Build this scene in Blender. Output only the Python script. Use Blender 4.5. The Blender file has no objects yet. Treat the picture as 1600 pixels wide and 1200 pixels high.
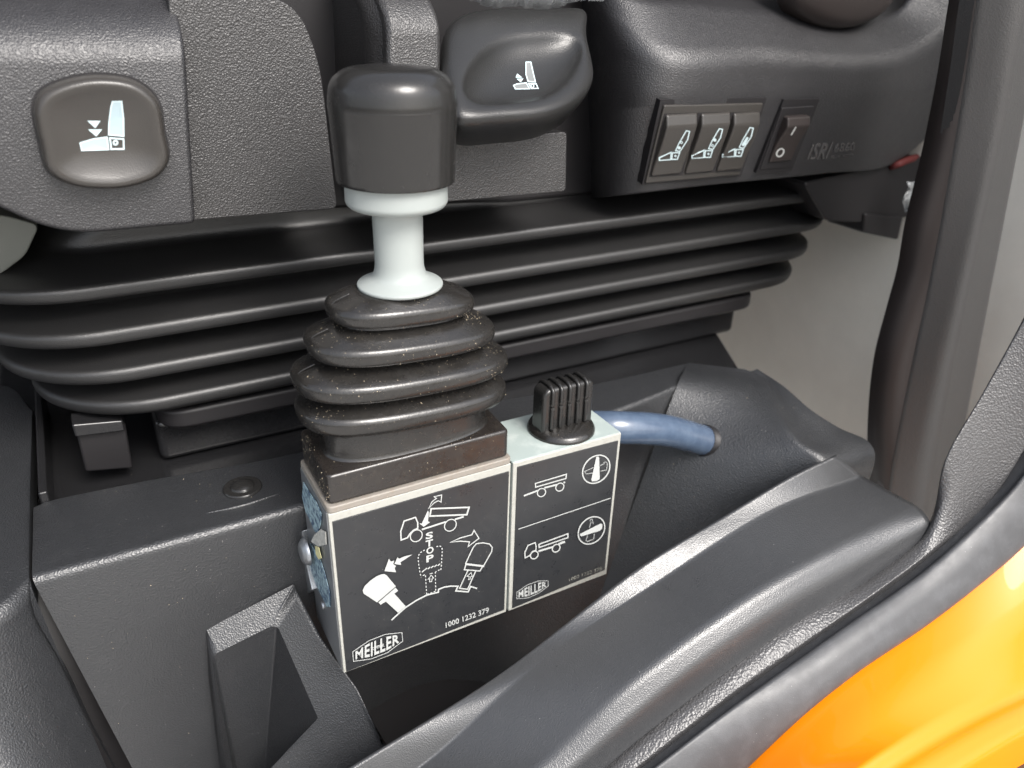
import bpy, bmesh, math, random
from mathutils import Vector, Matrix
from mathutils.bvhtree import BVHTree
random.seed(4)
S = 0.01                       # all coordinates below are centimetres
C = bpy.context.scene
COL = C.collection

# ---------------------------------------------------------------- camera
F_PX = 1216.0
RM = Matrix(((0.872, -0.488, 0.027), (-0.2, -0.408, -0.891), (0.446, 0.772, -0.454)))
def ortho(m):
    x = Vector(m[0]).normalized(); y = Vector(m[1]); y = (y - x * y.dot(x)).normalized(); z = x.cross(y)
    return Matrix((x, y, z))
RM = ortho(RM)                 # rows: camera right, down, forward in world axes
CAM = Vector((-7.597, -30.17, 32.875))
cam_data = bpy.data.cameras.new('camera'); cam = bpy.data.objects.new('camera', cam_data); COL.objects.link(cam)
right, down, fwd = Vector(RM[0]), Vector(RM[1]), Vector(RM[2])
rot = Matrix((right, -down, -fwd)).transposed()
cam.matrix_world = Matrix.Translation(CAM * S) @ rot.to_4x4()
cam_data.sensor_width = 36; cam_data.lens = F_PX / 1600 * 36
cam_data.clip_start = 0.01; cam_data.clip_end = 500
cam_data.dof.use_dof = True; cam_data.dof.focus_distance = 0.40; cam_data.dof.aperture_fstop = 8.5
C.camera = cam

# ---------------------------------------------------------------- world, sun, exposure
SUN_EL, SUN_AZ = math.radians(48), math.radians(168)     # azimuth clockwise from +Y
w = bpy.data.worlds.new('World'); C.world = w; w.use_nodes = True
nt = w.node_tree; nt.nodes.clear()
sky = nt.nodes.new('ShaderNodeTexSky'); sky.sky_type = 'NISHITA'; sky.sun_disc = False
sky.sun_elevation = SUN_EL; sky.sun_rotation = SUN_AZ; sky.air_density = 1.0; sky.dust_density = 4.0
hsv = nt.nodes.new('ShaderNodeHueSaturation'); hsv.inputs['Saturation'].default_value = 0.45
bg = nt.nodes.new('ShaderNodeBackground'); bg.inputs[1].default_value = 0.15
wo = nt.nodes.new('ShaderNodeOutputWorld')
nt.links.new(sky.outputs[0], hsv.inputs['Color']); nt.links.new(hsv.outputs[0], bg.inputs[0]); nt.links.new(bg.outputs[0], wo.inputs[0])
sd = bpy.data.lights.new('sun', 'SUN'); sun = bpy.data.objects.new('sun', sd); COL.objects.link(sun)
sd.energy = 1.5; sd.angle = math.radians(26); sd.color = (1, 0.97, 0.93)
sdir = Vector((math.sin(SUN_AZ) * math.cos(SUN_EL), math.cos(SUN_AZ) * math.cos(SUN_EL), math.sin(SUN_EL)))
sun.rotation_euler = sdir.to_track_quat('Z', 'Y').to_euler()
C.view_settings.view_transform = 'Standard'; C.view_settings.look = 'None'; C.view_settings.gamma = 1
C.view_settings.exposure = 1.22
C.render.engine = 'CYCLES'

# ---------------------------------------------------------------- pixel rays onto planes
def ray(px, py): return right * ((px - 800) / F_PX) + down * ((py - 600) / F_PX) + fwd
def onY(px, py, y): r = ray(px, py); return CAM + r * ((y - CAM.y) / r.y)
def onZ(px, py, z): r = ray(px, py); return CAM + r * ((z - CAM.z) / r.z)
def onX(px, py, x): r = ray(px, py); return CAM + r * ((x - CAM.x) / r.x)
def onP(px, py, p0, n): r = ray(px, py); return CAM + r * ((p0 - CAM).dot(n) / r.dot(n))

# ---------------------------------------------------------------- materials
def mat(name, col, rough=0.5, spec=0.5, metal=0.0, grain=None, gstr=0.3, var=0.0, dust=0.0, dustcol=(0.45, 0.4, 0.33),
        coat=0.0, dust_scale=900, brush=None, trans=0.0, stain=None, rvar=0.0):
    m = bpy.data.materials.new(name); m.use_nodes = True; t = m.node_tree; N = t.nodes; L = t.links
    b = N['Principled BSDF']
    b.inputs['Base Color'].default_value = (*col, 1); b.inputs['Roughness'].default_value = rough
    b.inputs['Specular IOR Level'].default_value = spec; b.inputs['Metallic'].default_value = metal
    b.inputs['Coat Weight'].default_value = coat; b.inputs['Coat Roughness'].default_value = 0.02
    if trans: b.inputs['Transmission Weight'].default_value = trans
    tc = N.new('ShaderNodeTexCoord')
    src = None
    def mix(fac, a, bcol):
        mx = N.new('ShaderNodeMix'); mx.data_type = 'RGBA'
        if isinstance(fac, float): mx.inputs[0].default_value = fac
        else: L.new(fac, mx.inputs[0])
        if isinstance(a, tuple): mx.inputs[6].default_value = (*a, 1)
        else: L.new(a, mx.inputs[6])
        mx.inputs[7].default_value = (*bcol, 1)
        return mx.outputs[2]
    def ramp(sock, lo, hi):
        r = N.new('ShaderNodeMapRange'); r.inputs[1].default_value = lo; r.inputs[2].default_value = hi
        L.new(sock, r.inputs[0]); return r.outputs[0]
    def noise(scale, det=4, rough_=0.6):
        n = N.new('ShaderNodeTexNoise'); n.inputs['Scale'].default_value = scale; n.inputs['Detail'].default_value = det
        n.inputs['Roughness'].default_value = rough_; L.new(tc.outputs['Object'], n.inputs['Vector']); return n.outputs[0]
    def mul(a, k):
        q = N.new('ShaderNodeMath'); q.operation = 'MULTIPLY'; L.new(a, q.inputs[0])
        if isinstance(k, float): q.inputs[1].default_value = k
        else: L.new(k, q.inputs[1])
        return q.outputs[0]
    cur = col
    if var:
        cur = mix(ramp(noise(45), 0.35, 0.7), cur, tuple(min(1, c * (1 + var)) for c in col))
    if stain:
        sc, lo, hi, scol = stain
        cur = mix(ramp(noise(sc, 6, 0.65), lo, hi), cur, scol)
    if dust:
        v = N.new('ShaderNodeTexVoronoi'); v.inputs['Scale'].default_value = dust_scale; L.new(tc.outputs['Object'], v.inputs['Vector'])
        d = ramp(v.outputs['Distance'], 0.22, 0.12)
        sel = ramp(v.outputs['Color'], 1 - dust * 0.5, 1 - dust * 0.5 + 0.01)
        pat = ramp(noise(60, 5), 0.45, 0.62)
        dd = mul(mul(d, sel), pat)
        cur = mix(dd, cur, dustcol)
        film = mul(ramp(noise(140, 8, 0.7), 0.5, 0.85), min(0.2, dust * 0.07))
        cur = mix(film, cur, dustcol)
    if not isinstance(cur, tuple): L.new(cur, b.inputs['Base Color'])
    if rvar:
        r = N.new('ShaderNodeMapRange'); r.inputs[3].default_value = rough - rvar; r.inputs[4].default_value = rough + rvar
        r.inputs[1].default_value = 0.3; r.inputs[2].default_value = 0.7
        L.new(noise(120, 6), r.inputs[0]); L.new(r.outputs[0], b.inputs['Roughness'])
    if grain:
        v = N.new('ShaderNodeTexVoronoi'); v.feature = 'SMOOTH_F1'; v.inputs['Smoothness'].default_value = 0.6
        v.inputs['Scale'].default_value = grain
        wn = N.new('ShaderNodeTexNoise'); wn.inputs['Scale'].default_value = grain * 0.6; L.new(tc.outputs['Object'], wn.inputs['Vector'])
        vm = N.new('ShaderNodeVectorMath'); vm.operation = 'SCALE'; vm.inputs['Scale'].default_value = 0.9 / grain
        L.new(wn.outputs['Color'], vm.inputs[0])
        va = N.new('ShaderNodeVectorMath'); L.new(tc.outputs['Object'], va.inputs[0]); L.new(vm.outputs[0], va.inputs[1])
        L.new(va.outputs[0], v.inputs['Vector'])
        bp = N.new('ShaderNodeBump'); bp.inputs['Strength'].default_value = gstr; bp.inputs['Distance'].default_value = 0.6 / grain
        L.new(v.outputs['Distance'], bp.inputs['Height']); L.new(bp.outputs[0], b.inputs['Normal'])
    if brush:
        n = N.new('ShaderNodeTexNoise'); n.inputs['Scale'].default_value = brush; n.inputs['Detail'].default_value = 5
        L.new(tc.outputs['Object'], n.inputs['Vector'])
        bp = N.new('ShaderNodeBump'); bp.inputs['Strength'].default_value = gstr; bp.inputs['Distance'].default_value = 0.0005
        L.new(n.outputs[0], bp.inputs['Height']); L.new(bp.outputs[0], b.inputs['Normal'])
    return m

M = {}
M['seat'] = mat('seat_plastic', (0.019, 0.0185, 0.020), 0.40, 0.7, grain=1350, gstr=0.6, dust=0.05, rvar=0.05)
M['leather'] = mat('leather_grain_plastic', (0.024, 0.023, 0.023), 0.40, 0.7, grain=1300, gstr=0.75, dust=0.05)
M['button'] = mat('button_plastic', (0.034, 0.031, 0.028), 0.30, 0.5, grain=1800, gstr=0.12, dust=0.03)
M['paddle'] = mat('paddle_plastic', (0.014, 0.014, 0.014), 0.31, 0.5, grain=1400, gstr=0.25, dust=0.04)
M['bellows'] = mat('bellows_rubber', (0.012, 0.0118, 0.012), 0.42, 0.65, grain=1500, gstr=0.22, dust=0.10)
M['boot'] = mat('boot_rubber', (0.014, 0.013, 0.012), 0.26, 0.65, grain=900, gstr=0.06, dust=0.3, dust_scale=1500, dustcol=(0.5, 0.42, 0.32), rvar=0.07)
M['base_rubber'] = mat('base_rubber', (0.017, 0.0145, 0.013), 0.28, 0.65, brush=260, gstr=0.35, dust=0.5, dust_scale=1400, dustcol=(0.5, 0.4, 0.27), rvar=0.08)
M['knob'] = mat('knob_plastic', (0.016, 0.0155, 0.015), 0.24, 0.5, brush=500, gstr=0.08, dust=0.06, rvar=0.05)
M['stem'] = mat('pale_plastic', (0.29, 0.315, 0.305), 0.3, 0.5, dust=0.05, dust_scale=700, dustcol=(.3, .28, .25))
M['tray'] = mat('tray_plastic', (0.022, 0.023, 0.025), 0.37, 0.75, grain=1200, gstr=0.5, dust=0.22, dustcol=(.35, .34, .32), rvar=0.06)
M['sill'] = mat('sill_plastic', (0.036, 0.037, 0.039), 0.32, 0.8, grain=1500, gstr=0.32, dust=0.16, dustcol=(.5, .5, .48), rvar=0.05)
M['pillar'] = mat('pillar_plastic', (0.034, 0.033, 0.033), 0.40, 0.65, grain=1100, gstr=0.3, dust=0.08)
M['flange'] = mat('seal_textured', (0.048, 0.047, 0.048), 0.36, 0.7, grain=850, gstr=0.55, dust=0.15, dustcol=(.4, .4, .4))
M['seal'] = mat('seal_rubber', (0.046, 0.047, 0.050), 0.44, 0.5, grain=1800, gstr=0.15, stain=(90, 0.45, 0.9, (0.08, 0.082, 0.087)), rvar=.06, dust=0.3, dustcol=(.3, .3, .3))
M['orange'] = mat('orange_paint', (0.72, 0.195, 0.0006), 0.4, 0.25, coat=0.3)
M['metal'] = mat('grey_cast_metal', (0.42, 0.44, 0.43), 0.38, 0.5, metal=0.5, brush=300, gstr=0.12, stain=(120, 0.5, 0.7, (0.30, 0.29, 0.26)), rvar=0.08)
M['pale'] = mat('pale_grey_lacquer', (0.31, 0.36, 0.345), 0.33, 0.5, stain=(90, 0.5, 0.75, (0.42, 0.46, 0.44)), dust=0.1, dustcol=(.6, .6, .6))
M['cream'] = mat('worn_cream_edge', (0.34, 0.34, 0.31), 0.42, 0.5, stain=(500, 0.5, 0.8, (0.28, 0.27, 0.24)))
M['beige'] = mat('beige_gasket', (0.22, 0.20, 0.175), 0.5, 0.4, stain=(250, 0.5, 0.7, (0.20, 0.17, 0.14)), dust=0.3)
M['plate'] = mat('black_plate', (0.022, 0.023, 0.025), 0.34, 0.5, brush=900, gstr=0.04, dust=0.42, dust_scale=1200, dustcol=(.36, .34, .29), rvar=0.1)
M['print'] = mat('white_print', (0.38, 0.39, 0.38), 0.5, 0.4)
M['faded'] = mat('faded_print', (0.24, 0.24, 0.21), 0.5, 0.4, stain=(500, 0.45, 0.6, (0.06, 0.06, 0.06)))
M['iconwhite'] = mat('icon_white', (0.46, 0.56, 0.58), 0.45, 0.4)
M['iconblue'] = mat('icon_pale_blue', (0.30, 0.38, 0.41), 0.45, 0.4)
M['icongrey'] = mat('icon_hatched_grey', (0.16, 0.17, 0.17), 0.45, 0.4)
M['hose'] = mat('blue_hose', (0.055, 0.08, 0.125), 0.22, 0.7, stain=(90, 0.4, 0.8, (0.09, 0.125, 0.18)))
M['dark'] = mat('dark_plastic_and_shade', (0.012, 0.011, 0.012), 0.5, 0.4)  # black parts, and sheets standing in for shade in recesses and gaps
M['darkred'] = mat('dark_brown_plastic', (0.022, 0.017, 0.016), 0.5, 0.4, dust=0.05)
M['blackmetal'] = mat('black_painted_metal', (0.014, 0.014, 0.015), 0.22, 0.5, dust=0.12)
M['wall'] = mat('beige_wall_panel', (0.68, 0.66, 0.60), 0.75, 0.3, brush=700, gstr=0.3, stain=(6, 0.4, 0.8, (0.56, 0.54, 0.49)))
M['carpet'] = mat('brown_carpet', (0.10, 0.065, 0.045), 0.95, 0.1, grain=350, gstr=1.0, var=0.8)
M['ground'] = mat('concrete_ground', (0.42, 0.41, 0.39), 0.9, 0.2, var=0.2)
M['cover'] = mat('grey_cover', (0.13, 0.135, 0.12), 0.6, 0.4)
M['red'] = mat('red_cable', (0.08, 0.006, 0.005), 0.7)
M['emboss'] = mat('emboss_painted_sheen', (0.06, 0.057, 0.057), 0.22, 0.8)  # lighter than the panel plastic: a painted sheen on the raised letters
M['film'] = mat('clear_film', (0.5, 0.52, 0.53), 0.12, 0.5, brush=120, gstr=0.8)
M['film'].node_tree.nodes['Principled BSDF'].inputs['Alpha'].default_value = 0.45
M['labelblue'] = mat('torn_blue_sticker', (0.30, 0.42, 0.46), 0.45, 0.4, stain=(330, 0.46, 0.56, (0.05, 0.09, 0.15)))
M['labelwhite'] = mat('torn_paper', (0.5, 0.5, 0.46), 0.7, 0.2, stain=(500, 0.45, 0.6, (0.36, 0.36, 0.33)))
M['yellow'] = mat('yellow_scrap', (0.62, 0.58, 0.30), 0.6)
M['grit'] = mat('sand_grains', (0.50, 0.42, 0.30), 0.8)
M['galv'] = mat('zinc_bracket', (0.35, 0.37, 0.39), 0.35, 0.5, metal=0.8, brush=200, gstr=0.3)
M['clear'] = mat('clear_cover', (0.15, 0.17, 0.18), 0.2, 0.5)
M['fabric'] = mat('seat_fabric', (0.02, 0.02, 0.021), 0.9, 0.2)

# ---------------------------------------------------------------- object helpers
def tag(o, label, cat, group=None, kind=None):
    if label: o['label'] = label
    if cat: o['category'] = cat
    if group: o['group'] = group
    if kind: o['kind'] = kind
    return o
def thing(name, loc, label, cat, group=None):
    o = bpy.data.objects.new(name, None); COL.objects.link(o); o.location = Vector(loc) * S
    o.empty_display_size = 0.01
    return tag(o, label, cat, group)
def root_loc(p):
    v = Vector((0, 0, 0))
    while p is not None: v = v + p.location; p = p.parent
    return v
def mk(name, verts, faces, m, parent=None, bevel=0, seg=3, smooth=True, ang=35, sub=0, solid=0, mats=None, wn=False, origin=None):
    me = bpy.data.meshes.new(name)
    o = bpy.data.objects.new(name, me); COL.objects.link(o)
    off = root_loc(parent)
    if parent is None and origin is not None:
        o.location = Vector(origin) * S; off = Vector(origin) * S
    me.from_pydata([Vector(v) * S - off for v in verts], [], faces)
    bm = bmesh.new(); bm.from_mesh(me); bmesh.ops.remove_doubles(bm, verts=bm.verts, dist=1e-7)
    bmesh.ops.recalc_face_normals(bm, faces=bm.faces); bm.to_mesh(me); bm.free()
    me.materials.append(M[m] if isinstance(m, str) else m)
    if mats:
        for x in mats: me.materials.append(M[x])
    if smooth:
        for p in me.polygons: p.use_smooth = True
    if parent is not None: o.parent = parent
    if solid:
        s = o.modifiers.new('solid', 'SOLIDIFY'); s.thickness = solid * S; s.offset = 0
    if bevel:
        b = o.modifiers.new('bevel', 'BEVEL'); b.width = bevel * S; b.segments = seg; b.limit_method = 'ANGLE'
        b.angle_limit = math.radians(ang); b.harden_normals = True
    elif wn:
        pass
    if sub:
        s = o.modifiers.new('sub', 'SUBSURF'); s.levels = sub; s.render_levels = sub
    return o
def bake(o):                    # apply modifiers
    dg = bpy.context.evaluated_depsgraph_get(); me = bpy.data.meshes.new_from_object(o.evaluated_get(dg)); old = o.data
    o.modifiers.clear(); o.data = me; bpy.data.meshes.remove(old); me.name = o.name
def cut(o, v, f):               # boolean difference with a temporary body
    t = mk('cutter', v, f, 'dark', smooth=False); 
    md = o.modifiers.new('cut', 'BOOLEAN'); md.object = t; md.operation = 'DIFFERENCE'; md.solver = 'EXACT'
    bpy.context.view_layer.update(); bake(o); bpy.data.objects.remove(t)
class MB:
    def __init__(s): s.v = []; s.f = []
    def add(s, v, f):
        n = len(s.v); s.v += [Vector(x) for x in v]; s.f += [tuple(i + n for i in q) for q in f]; return s
def box(x0, x1, y0, y1, z0, z1):
    v = [(x, y, z) for z in (z0, z1) for y in (y0, y1) for x in (x0, x1)]
    return v, [(0, 2, 3, 1), (4, 5, 7, 6), (0, 1, 5, 4), (2, 6, 7, 3), (0, 4, 6, 2), (1, 3, 7, 5)]
def lbox(o, U, V, W, u0, u1, v0, v1, w0, w1):   # box in a local frame
    b, f = box(u0, u1, v0, v1, w0, w1)
    return [o + U * a[0] + V * a[1] + W * a[2] for a in b], f
def catmull(pts, n, closed=False):
    P = [Vector(p) for p in pts]; k = len(P)
    if k < 3 and not closed:
        return [P[0].lerp(P[-1], i / (n - 1)) for i in range(n)]
    dense = []; segs = k if closed else k - 1
    for i in range(segs):
        p1, p2 = P[i], P[(i + 1) % k]
        p0 = P[(i - 1) % k] if closed or i > 0 else p1 + (p1 - p2)
        p3 = P[(i + 2) % k] if closed or i + 2 < k else p2 + (p2 - p1)
        t1 = max((p1 - p0).length, 1e-6) ** .5; t2 = max((p2 - p1).length, 1e-6) ** .5; t3 = max((p3 - p2).length, 1e-6) ** .5
        m1 = ((p1 - p0) / t1 - (p2 - p0) / (t1 + t2) + (p2 - p1) / t2) * t2
        m2 = ((p2 - p1) / t2 - (p3 - p1) / (t2 + t3) + (p3 - p2) / t3) * t2
        for j in range(16):
            t = j / 16; t_2 = t * t; t_3 = t_2 * t
            dense.append(p1 * (2 * t_3 - 3 * t_2 + 1) + m1 * (t_3 - 2 * t_2 + t) + p2 * (-2 * t_3 + 3 * t_2) + m2 * (t_3 - t_2))
    dense.append(P[0] if closed else P[-1])
    return resample(dense, n, closed)
def resample(pts, n, closed=False):
    L = [0]
    for a, b in zip(pts, pts[1:]): L.append(L[-1] + (b - a).length)
    T = L[-1]; out = []; j = 0; cnt = n if closed else n - 1
    for i in range(n):
        t = T * i / cnt
        while j < len(L) - 2 and L[j + 1] < t: j += 1
        d = L[j + 1] - L[j]; out.append(pts[j].lerp(pts[j + 1], (t - L[j]) / d if d > 1e-9 else 0))
    return out
def fillet(pts, radii, n=5, closed=False):
    P = [Vector(p) for p in pts]; k = len(P); out = []
    for i in range(k):
        r = radii[i] if isinstance(radii, (list, tuple)) else radii
        if (not closed and i in (0, k - 1)) or r <= 0: out.append(P[i]); continue
        a, b, c = P[i - 1], P[i], P[(i + 1) % k]
        d1 = (a - b); d2 = (c - b); l = min(r, d1.length * .48, d2.length * .48)
        s, e = b + d1.normalized() * l, b + d2.normalized() * l
        for j in range(n + 1):
            t = j / n; out.append(s * (1 - t) ** 2 + b * 2 * t * (1 - t) + e * t * t)
    return out
def grid(rows, closed_u=False, closed_v=False):
    nv = len(rows[0]); v = [p for r in rows for p in r]; f = []; nr = len(rows)
    for i in range(nr if closed_v else nr - 1):
        for j in range(nv if closed_u else nv - 1):
            a = i * nv + j; b = i * nv + (j + 1) % nv; i2 = (i + 1) % nr; f.append((a, b, i2 * nv + (j + 1) % nv, i2 * nv + j))
    return v, f
def loft(rails, radii, nu=60, nf=5):
    R = [catmull(r, nu) for r in rails]
    return grid([fillet([r[i] for r in R], radii, nf) for i in range(nu)])
def prism(poly, d0, d1, ax='Y', n=None):        # poly: 3-D points; extruded along vector d (d0..d1)
    D = {'X': Vector((1, 0, 0)), 'Y': Vector((0, 1, 0)), 'Z': Vector((0, 0, 1))}[ax] if isinstance(ax, str) else ax
    P = [Vector(p) for p in poly]; k = len(P)
    v = [p + D * d0 for p in P] + [p + D * d1 for p in P]
    f = [tuple(range(k)), tuple(range(2 * k - 1, k - 1, -1))] + [(i, (i + 1) % k, k + (i + 1) % k, k + i) for i in range(k)]
    return v, f
def tube(path, r, n=20, samples=60, cap=True):
    P = catmull(path, samples); rows = []
    up = Vector((0, 0, 1))
    for i, p in enumerate(P):
        t = (P[min(i + 1, len(P) - 1)] - P[max(i - 1, 0)]).normalized()
        a = t.cross(up); a = a.normalized() if a.length > 1e-4 else Vector((1, 0, 0)); b = t.cross(a).normalized()
        rr = r(i / (len(P) - 1)) if callable(r) else r
        rows.append([p + (a * math.cos(q) + b * math.sin(q)) * rr for q in [2 * math.pi * j / n for j in range(n)]])
    v, f = grid(rows, closed_u=True)
    if cap: f += [tuple(range(n)), tuple(range(len(v) - n, len(v)))]
    return v, f
def lathe(prof, c, n=64, ax=None):
    c = Vector(c); rows = []
    for r, z in prof:
        rows.append([c + Vector((r * math.cos(2 * math.pi * j / n), r * math.sin(2 * math.pi * j / n), z)) for j in range(n)])
    return grid(rows, closed_u=True)
def rprof(pts, radii, n=6):
    return [(p.x, p.y) for p in fillet([Vector((a, b, 0)) for a, b in pts], radii, n)]
def rings(R, cap=True):
    v, f = grid(R, closed_u=True); k = len(R[0])
    if cap:
        c = sum(R[-1], Vector()) / k; v = v + [c]; n = len(v) - 1; b = (len(R) - 1) * k
        f = f + [(b + j, b + (j + 1) % k, n) for j in range(k)]
    return v, f

# printed marks: polylines in photo pixels, laid onto the surface they are printed on
class Ink:
    def __init__(s, target, lift=0.012):
        s.t = target; s.lift = lift; s.v = []; s.f = []; s.k = 0
        if isinstance(target, tuple): s.fn = lambda x, y: (onP(x, y, target[0], target[1]), target[1])
        else:
            bpy.context.view_layer.update()
            dg = bpy.context.evaluated_depsgraph_get(); ev = target.evaluated_get(dg); me = ev.to_mesh()
            mw = target.matrix_world
            V = [mw @ q.co / S for q in me.vertices]; F = [tuple(p.vertices) for p in me.polygons]
            s.b = BVHTree.FromPolygons(V, F); ev.to_mesh_clear()
            def fn(x, y):
                d = ray(x, y).normalized(); h = s.b.ray_cast(CAM, d)
                if h[0] is None: return None
                n = h[1] if h[1].dot(d) < 0 else -h[1]
                return h[0], n
            s.fn = fn
    def put(s, pts2, faces):
        s.k += 1; out = []
        for x, y in pts2:
            h = s.fn(x, y)
            if h is None: return
            out.append(h[0] + h[1] * (s.lift + 0.0022 * (s.k % 40)))
        n = len(s.v); s.v += out; s.f += [tuple(i + n for i in q) for q in faces]
    def fill(s, pts, sub=1):
        n = len(pts)
        if isinstance(s.t, tuple): s.put(pts, [tuple(range(n))]); return
        c = (sum(p[0] for p in pts) / n, sum(p[1] for p in pts) / n)
        mid = [((p[0] + c[0]) / 2, (p[1] + c[1]) / 2) for p in pts]
        s.put(list(pts) + mid + [c], [(i, (i + 1) % n, n + (i + 1) % n, n + i) for i in range(n)] + [(n + i, n + (i + 1) % n, 2 * n) for i in range(n)])
    def line(s, pts, w=2.2, closed=False):
        if len(pts) > 1:
            q = [pts[0]]
            for p in pts[1:]:
                if math.hypot(p[0] - q[-1][0], p[1] - q[-1][1]) > 0.05: q.append(p)
            pts = q
        n = len(pts); Lf = []; Rt = []
        for i, p in enumerate(pts):
            a = pts[i - 1] if (i > 0 or closed) else None; b = pts[(i + 1) % n] if (i < n - 1 or closed) else None
            ds = []
            for u, v in ((a, p), (p, b)):
                if u is None or v is None: continue
                dx, dy = v[0] - u[0], v[1] - u[1]; l = math.hypot(dx, dy); ds.append((dx / l, dy / l))
            if len(ds) == 2:
                nx, ny = -(ds[0][1] + ds[1][1]), ds[0][0] + ds[1][0]; l = math.hypot(nx, ny) or 1; nx /= l; ny /= l
                k = nx * -ds[0][1] + ny * ds[0][0]; k = 1 / max(k, .45)
            else: nx, ny = -ds[0][1], ds[0][0]; k = 1
            Lf.append((p[0] + nx * w / 2 * k, p[1] + ny * w / 2 * k)); Rt.append((p[0] - nx * w / 2 * k, p[1] - ny * w / 2 * k))
        m = n if closed else n - 1
        s.put(Lf + Rt, [(i, (i + 1) % n, n + (i + 1) % n, n + i) for i in range(m)])
    def dash(s, pts, w=1.6, on=3.2, off=2.6):
        P = [Vector((a, b, 0)) for a, b in pts]; L = sum((b - a).length for a, b in zip(P, P[1:])); n = max(2, int(L / 0.4))
        Q = resample(P, n); st = L / n; i = 0; a = int(on / st); c = int(off / st)
        while i + 1 < n:
            seg = Q[i:i + a + 1]
            if len(seg) > 1: s.line([(p.x, p.y) for p in seg], w)
            i += a + c
    def ell(s, c, a, b, ang, w=2.0, n=40):
        ca, sa = math.cos(ang), math.sin(ang)
        s.line([(c[0] + a * math.cos(t) * ca - b * math.sin(t) * sa, c[1] + a * math.cos(t) * sa + b * math.sin(t) * ca) for t in [2 * math.pi * i / n for i in range(n)]], w, True)
    def text(s, txt, fn, bold=0.0, spacing=1.0, shear=0.0):      # fn maps (u,v) in 0..1 to pixels
        v, f = text_mesh(txt, bold, spacing, shear)
        s.put([fn(a, b) for a, b in v], f)
    def build(s, name, m, parent):
        return mk(name, s.v, s.f, m, parent, smooth=False)
def text_mesh(txt, bold=0.0, spacing=1.0, shear=0.0, raw=False):
    cu = bpy.data.curves.new('t', 'FONT'); cu.body = txt; cu.offset = bold; cu.space_character = spacing; cu.shear = shear
    cu.resolution_u = 3
    o = bpy.data.objects.new('t', cu); COL.objects.link(o); bpy.context.view_layer.update()
    me = bpy.data.meshes.new_from_object(o.evaluated_get(bpy.context.evaluated_depsgraph_get()))
    bpy.data.objects.remove(o); bpy.data.curves.remove(cu)
    xs = [q.co.x for q in me.vertices]; ys = [q.co.y for q in me.vertices]
    x0, x1, y0, y1 = min(xs), max(xs), min(ys), max(ys)
    v = [((q.co.x - x0) / (x1 - x0), (q.co.y - y0) / (y1 - y0)) for q in me.vertices]
    f = [tuple(p.vertices) for p in me.polygons]; bpy.data.meshes.remove(me)
    return v, f
def quadmap(bl, br, tr, tl):
    def fn(u, v):
        a = (bl[0] + (br[0] - bl[0]) * u, bl[1] + (br[1] - bl[1]) * u); b = (tl[0] + (tr[0] - tl[0]) * u, tl[1] + (tr[1] - tl[1]) * u)
        return a[0] + (b[0] - a[0]) * v, a[1] + (b[1] - a[1]) * v
    return fn


PXY = lambda pts, y: [onY(a, b, y) for a, b in pts]
PX3 = lambda pts: [onY(a, b, c) for a, b, c in pts]
X_, Y_, Z_ = Vector((1, 0, 0)), Vector((0, 1, 0)), Vector((0, 0, 1))

# ================================================================ SETTING
tag(mk('ground', [(-900, -1200, -125), (1200, -1200, -125), (1200, 900, -125), (-900, 900, -125)], [(0, 1, 2, 3)], 'ground', smooth=False), None, None, kind='structure')
tag(mk('floor', *box(-60, 32, -7, 60, -20, -16.5), 'carpet', smooth=False), None, None, kind='structure')

# cab rear wall
wall = mk('cab_wall', *box(56, 58, -14, 70, -60, 75), 'wall', smooth=True, bevel=0.2)
tag(wall, 'beige cab rear wall panel behind the door pillar and bellows', 'wall')

eng = mk('cab_bulkhead', *box(-95, 56, 62, 66, -40, 80), 'fabric', bevel=.5)  # bulkhead added to hide the bright world and shade the cab from behind
tag(eng, 'dark bulkhead added in the depth of the cab behind the seat base', 'cover')
# black metal floor plate beneath the seat
mb = MB().add(*prism([Vector(p) for p in [(-12.2, 10, 0), (34, 8.5, 0), (36, 9.0, 0), (42, 20, 0), (46, 40, 0), (-12.2, 40, 0)]], 5.6, 6.2, Z_)).add(*box(-12.3, -11.85, 11.6, 26, 6.2, 8.3)).add(*box(-12.2, 46, 39, 40, 6.2, 22)).add(*box(-15, -12.1, 11.5, 40, 3, 5.7))
fl = mk('metal_floor_plate', mb.v, mb.f, 'blackmetal', bevel=0.12)
tag(fl, 'glossy black metal floor plate under the seat, behind the tray ledge', 'floor plate')

# ================================================================ SEAT
# seat cushion (just above the frame)
cu = mk('seat_cushion', *box(-20, 54, 14.5, 66, 35.5, 47), 'fabric', bevel=2.5, seg=5)
tag(cu, 'black seat cushion resting above the seat side panel', 'cushion')
v, f = [], []
random.seed(8)
nx, ny = 46, 7
for j in range(ny):
    for i in range(nx):
        u = i / (nx - 1); px = 705 + 245 * u
        lowy = 15 - 26 * abs(u - 0.52) ** 1.4 * 2 + random.uniform(-1.5, 1.5) - 4 * math.sin(u * 17)
        p = onY(px, -75 + (75 + lowy) * j / (ny - 1), 12.0)
        p += Vector((0, random.uniform(-.25, .25) - 1.2 * math.sin(j * .6), random.uniform(-.05, .05))); v.append(p)
f = [(j * nx + i, j * nx + i + 1, (j + 1) * nx + i + 1, (j + 1) * nx + i) for j in range(ny - 1) for i in range(nx - 1)]
fm = mk('plastic_wrap', v, f, 'film', solid=0.03, smooth=True)
tag(fm, 'crinkled clear plastic wrap hanging over the top of the seat panel', 'plastic wrap')

# side panel of the seat
seat = thing('seat_side_panel', (10, 12, 21), 'black textured seat side panel carrying the round button, paddle and switches', 'seat panel')
def rpoly(pts, rad, y): return fillet([onY(a, b, y) for a, b in pts], rad, 8, closed=True)
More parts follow.
